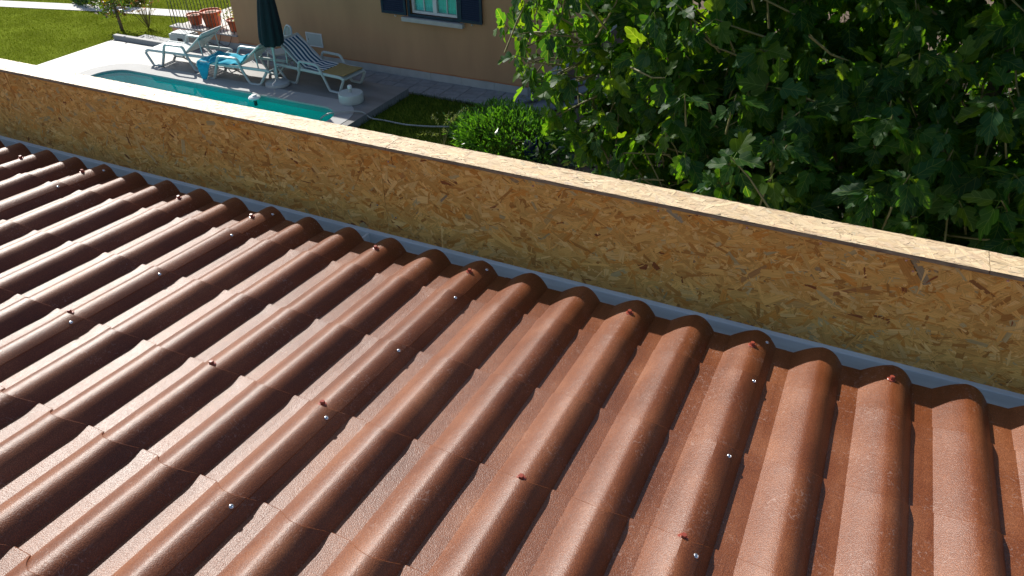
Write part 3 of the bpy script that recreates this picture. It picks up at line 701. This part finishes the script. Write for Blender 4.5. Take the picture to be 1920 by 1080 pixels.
tag(tpo, 'dark blue crumpled tarpaulin hanging below the leafy shrub', 'tarpaulin')
def weed(loc, h, nst, label, spread=.35, seed=0):
    q = random.Random(seed); e = empty('plume_grass', loc, label=label, cat='weed', group='plume grasses at the lawn edge')
    st = MB(); hp = []
    for i in range(nst):
        g = q.uniform(0, 2 * PI); l = q.uniform(.6, 1) * h; s = q.uniform(.2, 1) * spread
        a, c_, d_ = Vector((0, 0, 0)), Vector((s * .4 * math.cos(g), s * .4 * math.sin(g), l * .7)), Vector((s * math.cos(g), s * math.sin(g), l))
        st.tube([a, a.lerp(c_, .5), c_, d_], [.004, .003, .0025, .002], 4, cap=False)
        for k in range(26):
            t = k / 25; hp.append(tuple(c_.lerp(d_ + (d_ - c_) * .25 - Vector((0, 0, .10 * t * t)), t)))
    st.build('stems', 'twig', e)
    leafset('plume', hp, 'grass', [(.32, .34, .20), (.26, .30, .15)], (.035, .075), e, aspect=.16, up=.3, droop=1.0)
weed((-5.45, 8.75, ZG), .75, 7, 'pale plume grass at the parapet edge of the shaded lawn', .55, 1)
weed((-4.95, 9.55, ZG), .62, 6, 'pale plume grass just behind the leafy shrub on its lawn side', .5, 2)
weed((-4.6, 10.6, ZG), .6, 6, 'pale plume grass in front of the grey planks at the house corner', .5, 3)
for i, (x, y, z, rz, L) in enumerate(((-4.55, 12.1, .10, 1.15, 1.7), (-4.35, 12.15, .16, 1.0, 1.6), (-4.1, 12.0, .12, 1.25, 1.5), (-4.72, 11.75, .05, 1.1, 1.4), (-3.9, 11.7, .05, .9, 1.5))):
    tag(MB().box((0, 0, 0), (L, .19, .035), bev=.003).build('plank', 'plank_grey', None, loc=(x, y, ZG + z + .05), rot=(R((6, -8, 12, 3, -4)[i]), R((-3, 4, 2, 1, -2)[i]), rz)),
        ('weathered grey plank in the pile at the house corner, ' + ('leftmost but one', 'middle of the pile', 'second from the right', 'leftmost', 'rightmost')[i]), 'plank', 'planks piled at the house corner')

up_ = []
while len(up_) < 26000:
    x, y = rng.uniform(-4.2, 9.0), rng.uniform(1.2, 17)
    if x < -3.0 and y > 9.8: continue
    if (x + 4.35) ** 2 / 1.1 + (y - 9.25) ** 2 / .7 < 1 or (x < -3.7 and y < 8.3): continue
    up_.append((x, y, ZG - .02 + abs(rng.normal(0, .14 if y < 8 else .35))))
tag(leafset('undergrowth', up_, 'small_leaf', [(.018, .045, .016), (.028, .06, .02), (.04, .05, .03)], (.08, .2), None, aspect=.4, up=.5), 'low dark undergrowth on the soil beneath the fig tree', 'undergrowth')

# ------------------------------------------------------------------ lawn plants at the far left
pe_ = empty('young_lawn_shrub', (-16.98, 11.75, ZG), label='small green shrub with a bright yellow leaf on the sunny lawn', cat='shrub')
MB().tube([(0, 0, -.02), (-.03, .02, .35), (-.06, .02, .75)], [.045, .04, .03], 8).build('trunk', 'bark', pe_, smooth=180)
pts = [(rng.normal(-.1, .22), rng.normal(0, .2), rng.uniform(.35, 1.1)) for _ in range(420)]
leafset('crown', pts, 'small_leaf', [(.09, .17, .03), (.12, .18, .03), (.16, .09, .05)], (.08, .17), pe_, up=.3)
leafset('yellow_leaf', [(.02 + .03 * i, -.1, .70 + .06 * i) for i in range(5)], 'small_leaf', [(.55, .48, .02)], (.25, .4), pe_, aspect=.5, up=1.2)
p2 = empty('twiggy_lawn_shrub', (-16.45, 12.15, ZG), label='thin twiggy shrub with reddish tips right of the yellow-leaved one', cat='shrub')
tw = MB(); tp_ = []
for i in range(26):
    g = rng.uniform(0, 2 * PI); s = rng.uniform(.15, .65); h = rng.uniform(.5, 1.0)
    tw.tube([(0, 0, 0), (s * .5 * math.cos(g), s * .5 * math.sin(g), h * .6), (s * math.cos(g), s * math.sin(g), h)], [.008, .006, .003], 4, cap=False); tp_ += [(s * math.cos(g) + rng.normal(0, .03), s * math.sin(g) + rng.normal(0, .03), h + rng.normal(0, .03)) for _ in range(6)]
tw.build('stems', 'twig', p2); leafset('crown', tp_, 'small_leaf', [(.30, .07, .06), (.14, .14, .04), (.22, .16, .10)], (.05, .09), p2)
p3 = empty('round_hedge', (-19.9, 13.75, ZG), label='dark clipped bush beyond the garden path at the top edge', cat='bush')
pts = []; outs = []
for _ in range(3600):
    d = rng.normal(0, 1, 3); d /= np.linalg.norm(d); d[2] = abs(d[2]); pts.append(d * np.array([1.15, .8, 1.0]) * rng.uniform(.8, 1)); outs.append(d)
leafset('crown', pts, 'small_leaf', [(.035, .085, .03), (.05, .11, .03)], (.06, .12), p3, aspect=.5, outward=outs)
MB().tube([(0, 0, -.02), (0, 0, .5)], [.07, .05], 8).build('trunk', 'bark', p3)

# ------------------------------------------------------------------ poolside: loungers, towels, umbrella, chair
def loop(pts, rad, n=5):
    """smooth polyline corners"""
    out = [Vector(pts[0])]
    for i in range(1, len(pts) - 1):
        a, p, c = Vector(pts[i - 1]), Vector(pts[i]), Vector(pts[i + 1])
        u = (a - p).normalized(); v = (c - p).normalized(); r = min(rad, (a - p).length * .45, (c - p).length * .45)
        s, e = p + u * r, p + v * r
        for k in range(n + 1):
            t = k / n; out.append(s * (1 - t) ** 2 + p * 2 * t * (1 - t) + e * t * t)
    out.append(Vector(pts[-1])); return out
HIN = (1.12, .34); BA = R(38); BL = .80
def make_lounger(loc, rz, label):
    e = empty('sun_lounger', loc, (0, 0, rz), label, 'sun lounger', 'white plastic sun loungers on the pool deck')
    rail = MB()
    for s in (-1, 1): rail.tube(loop([(0.02, s * .31, .29), (.10, s * .32, .335), (1.85, s * .32, .335), (1.90, s * .32, .31)], .05), .032, 6, flat=.8)
    for x in (.02, 1.86): rail.tube([(x, -.31, .30), (x, .31, .30)], .022, 6)
    rail.build('bed_frame', 'plastic_white', e, smooth=60)
    for s in (-1, 1):
        MB().tube(loop([(.02, s * .335, .28), (.16, s * .335, .01), (.42, s * .335, .01), (.56, s * .335, .31)], .05), .029, 6).build('leg', 'plastic_white', e, smooth=60)
        MB().tube(loop([(1.84, s * .335, .30), (1.62, s * .335, .01), (1.36, s * .335, .01), (1.20, s * .335, .31)], .05), .029, 6).build('leg', 'plastic_white', e, smooth=60)
        MB().tube(loop([(1.22, s * .345, .30), (1.16, s * .35, .52), (.66, s * .35, .52), (.55, s * .345, .30)], .07), .029, 6).build('armrest', 'plastic_white', e, smooth=60)
    sm = MB().box((0, 0, 0), (.066, .60, .014), bev=.004).mesh('slat', 'plastic_white')
    for i in range(15): link('slat', sm, e, (.07 + i * .073, 0, .342 - (.018 if i == 0 else 0)), (0, R(-14 if i == 0 else 0), 0))
    br = MB()
    for s in (-1, 1): br.tube([(HIN[0], s * .30, HIN[1]), (HIN[0] + BL * math.cos(BA), s * .30, HIN[1] + BL * math.sin(BA))], .02, 6)
    br.tube([(HIN[0] + BL * math.cos(BA), -.30, HIN[1] + BL * math.sin(BA)), (HIN[0] + BL * math.cos(BA), .30, HIN[1] + BL * math.sin(BA))], .02, 6)
    bk = br.build('backrest', 'plastic_white', e, smooth=60)
    sl2 = MB().box((0, 0, 0), (.071, .57, .013), bev=.004).mesh('backrest_slat', 'plastic_white')
    for i in range(10):
        t = .06 + i * .077; link('backrest_slat', sl2, bk, (HIN[0] + t * math.cos(BA), 0, HIN[1] + t * math.sin(BA) + .002), (0, -BA, 0))
    MB().tube(loop([(1.60, -.27, .335), (HIN[0] + .46, -.27, HIN[1] + .46 * math.tan(BA) - .02), (HIN[0] + .46, .27, HIN[1] + .46 * math.tan(BA) - .02), (1.60, .27, .335)], .03), .014, 6).build('back_strut', 'plastic_white', e, smooth=60)
    return e
make_lounger((-13.72, 10.02, ZD), R(4), 'white plastic sun lounger farthest left, bare, by the terrace wall')
make_lounger((-12.02, 9.86, ZD), R(4), 'white plastic sun lounger under the turquoise towel')
make_lounger((-8.36, 10.24, ZD), R(175), 'white plastic sun lounger with striped towel, right of the umbrella')
def towel(name, m, loc, rz, s0, s1, w0, w1, label, cat, lift=.012, hang=0.0, ruck=.006, seed=0):
    """cloth laid along the lounger: s runs from the foot end over the hinge and up the backrest"""
    q = random.Random(seed); ns, nw = 46, 16; b = MB(); b.uv = []
    ph = [q.uniform(0, 6) for _ in range(4)]
    for i in range(ns + 1):
        s = s0 + (s1 - s0) * i / ns
        if s <= HIN[0]: x, z, nx, nz = s, .352, 0, 1
        else: x, z, nx, nz = HIN[0] + (s - HIN[0]) * math.cos(BA), .352 + (s - HIN[0]) * math.sin(BA), -math.sin(BA), math.cos(BA)
        bump = .05 * math.exp(-((s - HIN[0] + .12) / .07) ** 2) * (1 if ruck > .01 else .35)
        for j in range(nw + 1):
            u = j / nw; wa = (w0 - .26 * math.exp(-((s - .24) / .15) ** 2)) if hang else w0; y = wa + (w1 - wa) * u + .012 * math.sin(s * 11 + ph[0])
            k = lift + bump * (.5 + .5 * math.sin(5 * u + ph[1])) + ruck * (math.sin(17 * s + 4 * u + ph[2]) + math.sin(9 * u - 6 * s + ph[3]))
            k = max(k, .006)
            dz = 0
            if abs(y) > .315: dz = -(abs(y) - .315) * hang; y = math.copysign(.315 + (abs(y) - .315) * (1 - .75 * min(1, hang)) + .055 * min(1, hang), y)
            b.v.append((x + nx * k, y, z + nz * k + dz)); b.uv.append((s, u))
    b.f = [(i * (nw + 1) + j, (i + 1) * (nw + 1) + j, (i + 1) * (nw + 1) + j + 1, i * (nw + 1) + j + 1) for i in range(ns) for j in range(nw)]
    o = b.build(name, m, None, smooth=180, loc=loc, rot=(0, 0, rz)); sd = o.modifiers.new('thickness', 'SOLIDIFY'); sd.thickness = .008; sd.offset = 1
    return tag(o, label, cat)
towel('striped_towel', 'striped_towel', (-8.36, 10.24, ZD), R(175), .62, 1.86, -.27, .27, 'blue and white striped towel draped over the lounger back', 'towel', ruck=.004, seed=2)
towel('olive_towel', 'olive_towel', (-8.36, 10.24, ZD), R(175), .03, .70, -.30, .30, 'olive yellow towel on the foot end of the striped lounger', 'towel', lift=.008, ruck=.003, seed=5)
towel('turquoise_towel', 'turquoise_towel', (-12.02, 9.86, ZD), R(4),   .08, 1.50, -.315, .30, 'bright turquoise towel draped over the middle sun lounger', 'towel', hang=1.5, ruck=.016, seed=9)

ub = empty('umbrella_base', (-10.05, 9.80, ZD), label='round grey weighted base holding the closed umbrella', cat='umbrella base')
MB().lathe([(.24, 0), (.255, .02), (.25, .07), (.20, .10), (.07, .115), (.045, .13)], 28).build('weight', 'concrete', ub, smooth=40)
MB().lathe([(.033, .12), (.036, .13), (.034, .36), (.027, .37)], 14).build('socket', 'concrete', ub, smooth=40)
um = empty('closed_umbrella', (-10.05, 9.80, ZD), (0, R(4), 0), 'closed dark navy garden umbrella between two sun loungers', 'umbrella')
MB().tube([(0, 0, .13), (0, 0, 2.5)], .0235, 12).build('pole', 'plastic_white', um, smooth=60)
def fold(g, z): return 1 + (.12 + .10 * max(0, 1.3 - z)) * math.cos(8 * g + .8 * math.sin(g * 2))
cn = MB(); pr_ = [(.045, .93), (.175, .86), (.205, .90), (.215, 1.02), (.205, 1.25), (.17, 1.6), (.12, 2.0), (.05, 2.42), (.012, 2.5)]
cn.lathe(pr_, 64, mod=fold); cn.build('canopy', 'navy_cloth', um, smooth=180)
MB().lathe([(.012, 2.49), (.028, 2.53), (.02, 2.57), (.004, 2.585)], 12).build('finial', 'plastic_white', um, smooth=60)
dr = empty('fillable_base', (-8.07, 9.66, ZD), label='squat white drum base with short stub near the pool end', cat='umbrella base')
MB().lathe([(.235, 0), (.245, .015), (.245, .165), (.235, .185), (.05, .195), (.034, .195)], 32).build('drum', 'plastic_white', dr, smooth=35)
MB().lathe([(.030, .19), (.030, .27), (.030, .275)], 14).build('stub', 'concrete', dr, smooth=35)
MB().lathe([(.042, .272), (.044, .28), (.042, .325), (.03, .335)], 14).build('cap', 'white_pvc', dr, smooth=35)

ch = empty('garden_chair', (-10.55, 10.55, ZD), (0, 0, R(-28)), 'white moulded plastic chair behind the umbrella against the wall', 'chair')
MB().box((0, 0, .42), (.44, .42, .025), bev=.01).build('seat', 'plastic_white', ch, smooth=40)
for x, y, tx, ty in ((-.19, -.18, -.24, -.24), (.19, -.18, .24, -.24), (-.18, .17, -.22, .26), (.18, .17, .22, .26)):
    MB().tube([(tx, ty, 0), (x, y, .42)], [.018, .026], 8, flat=1.2).build('leg', 'plastic_white', ch, smooth=60)
bkf = MB().tube(loop([(-.19, .19, .42), (-.21, .27, .78), (-.12, .31, .92), (.12, .31, .92), (.21, .27, .78), (.19, .19, .42)], .10), .021, 8)
bko = bkf.build('backrest', 'plastic_white', ch, smooth=60)
for i in range(5):
    x = -.12 + .06 * i; MB().tube([(x * .7, .195, .43), (x * .9, .25, .65), (x * 1.15, .30, .90 - abs(x) * .3)], .013, 6).build('splat', 'plastic_white', bko, smooth=60)
MB().tube([(-.20, .245, .68), (0, .255, .71), (.20, .245, .68)], .014, 6).build('splat', 'plastic_white', bko, smooth=60)
for s in (-1, 1): MB().tube(loop([(s * .205, .25, .66), (s * .27, .10, .66), (s * .27, -.19, .63), (s * .22, -.22, .42)], .06), .018, 8).build('armrest', 'plastic_white', ch, smooth=60)

fl = empty('pool_float', (-10.05, 9.07, ZD - .025), label='small white floating dispenser in the pool', cat='float')
MB().lathe([(.02, -.03), (.10, -.02), (.125, .01), (.11, .035), (.05, .055), (.045, .075), (.01, .08)], 22).build('shell', 'white_pvc', fl, smooth=50)
MB().lathe([(.01, -.16), (.035, -.15), (.035, -.03)], 12).build('basket', 'lens_black', fl, smooth=50)
hp = [(-8.25, 8.62, ZD - .35), (-8.15, 8.74, ZD - .05), (-8.0, 8.9, ZD + .05), (-7.75, 9.10, ZD + .05), (-7.5, 9.22, ZD + .03), (-7.36, 9.28, ZG + .06), (-7.1, 9.34, ZG + .035), (-6.6, 9.32, ZG + .04), (-6.1, 9.42, ZG + .05), (-5.6, 9.62, ZG + .05), (-5.2, 9.75, ZG + .04)]
def smoothp(p, k=4):
    p = [Vector(q) for q in p]; out = []
    for i in range(len(p) - 1):
        a, b_, c, d = p[max(i - 1, 0)], p[i], p[i + 1], p[min(i + 2, len(p) - 1)]
        for j in range(k):
            t = j / k; out.append(.5 * ((2 * b_) + (c - a) * t + (2 * a - 5 * b_ + 4 * c - d) * t * t + (3 * b_ - a - 3 * c + d) * t ** 3))
    return out + [p[-1]]
tag(MB().tube(smoothp(hp), .016, 8).build('pool_hose', 'hose_grey', None, smooth=180), 'grey hose running from the pool across the shaded lawn', 'hose')
bx = empty('pump_box', (-14.15, 11.22, ZG + .02), (0, 0, R(4)), 'white plastic box with a dark square vent before the terrace', 'box')
MB().prism([(-.30, -.14), (.30, -.14), (.30, .20), (-.30, .20)], 0, .36).build('body', 'plastic_white', bx)
MB().box((0, .03, .375), (.52, .30, .03), bev=.01).build('lid', 'plastic_white', bx)
MB().box((.02, -.143, .20), (.15, .012, .16), bev=.003).build('vent', 'dark_hole', bx)
for i, (a, c_) in enumerate((((-13.30, -3.76), (-13.75, -4.02)), ((-12.95, -3.76), (-13.45, -3.98)))):
    pts = [(a[0] + (c_[0] - a[0]) * t + .05 * math.sin(PI * t), YH - .055, a[1] + (c_[1] - a[1]) * t - .16 * math.sin(PI * t) + .04 * t) for t in [k / 12 for k in range(13)]]
    tag(MB().tube(pts, .007, 6).build('cable', 'cable_brown', None, smooth=180), ('thin brown cable sagging down the terrace wall, ' + ('left' if i == 0 else 'right') + ' one of two'), 'cable')

# terracotta pots on the terrace edge
ZT = ZG + .37
def pot(x, y, r, h, label, leaves_):
    e = empty('flower_pot', (x, y, ZT), label=label, cat='flower pot', group='terracotta pots on the terrace')
    MB().lathe([(r * .68, 0), (r * .72, .01), (r * .95, h * .82), (r * 1.06, h * .83), (r * 1.08, h), (r * .98, h), (r * .95, h * .9), (.01, h * .88)], 28).build('pot', 'terracotta', e, smooth=35)
    MB().lathe([(r * .93, h * .885), (.01, h * .90)], 20).build('soil', 'soil', e)
    if leaves_:
        pts = [(rng.normal(0, r * .8), rng.normal(0, r * .8), h + abs(rng.normal(.08, .12))) for _ in range(leaves_)]
        leafset('plant', pts, 'small_leaf', [(.16, .20, .05), (.10, .17, .03), (.45, .42, .25), (.50, .30, .12)], (.04, .09), e, aspect=.5)
    return e
pot(-14.47, 12.0, .19, .25, 'small terracotta pot at the left end of the terrace', 0)
pot(-13.95, 12.05, .25, .37, 'largest terracotta pot in the middle of the terrace railing', 0)
pot(-13.12, 11.95, .175, .27, 'terracotta pot with flowering leafy plant beside the house wall', 130)
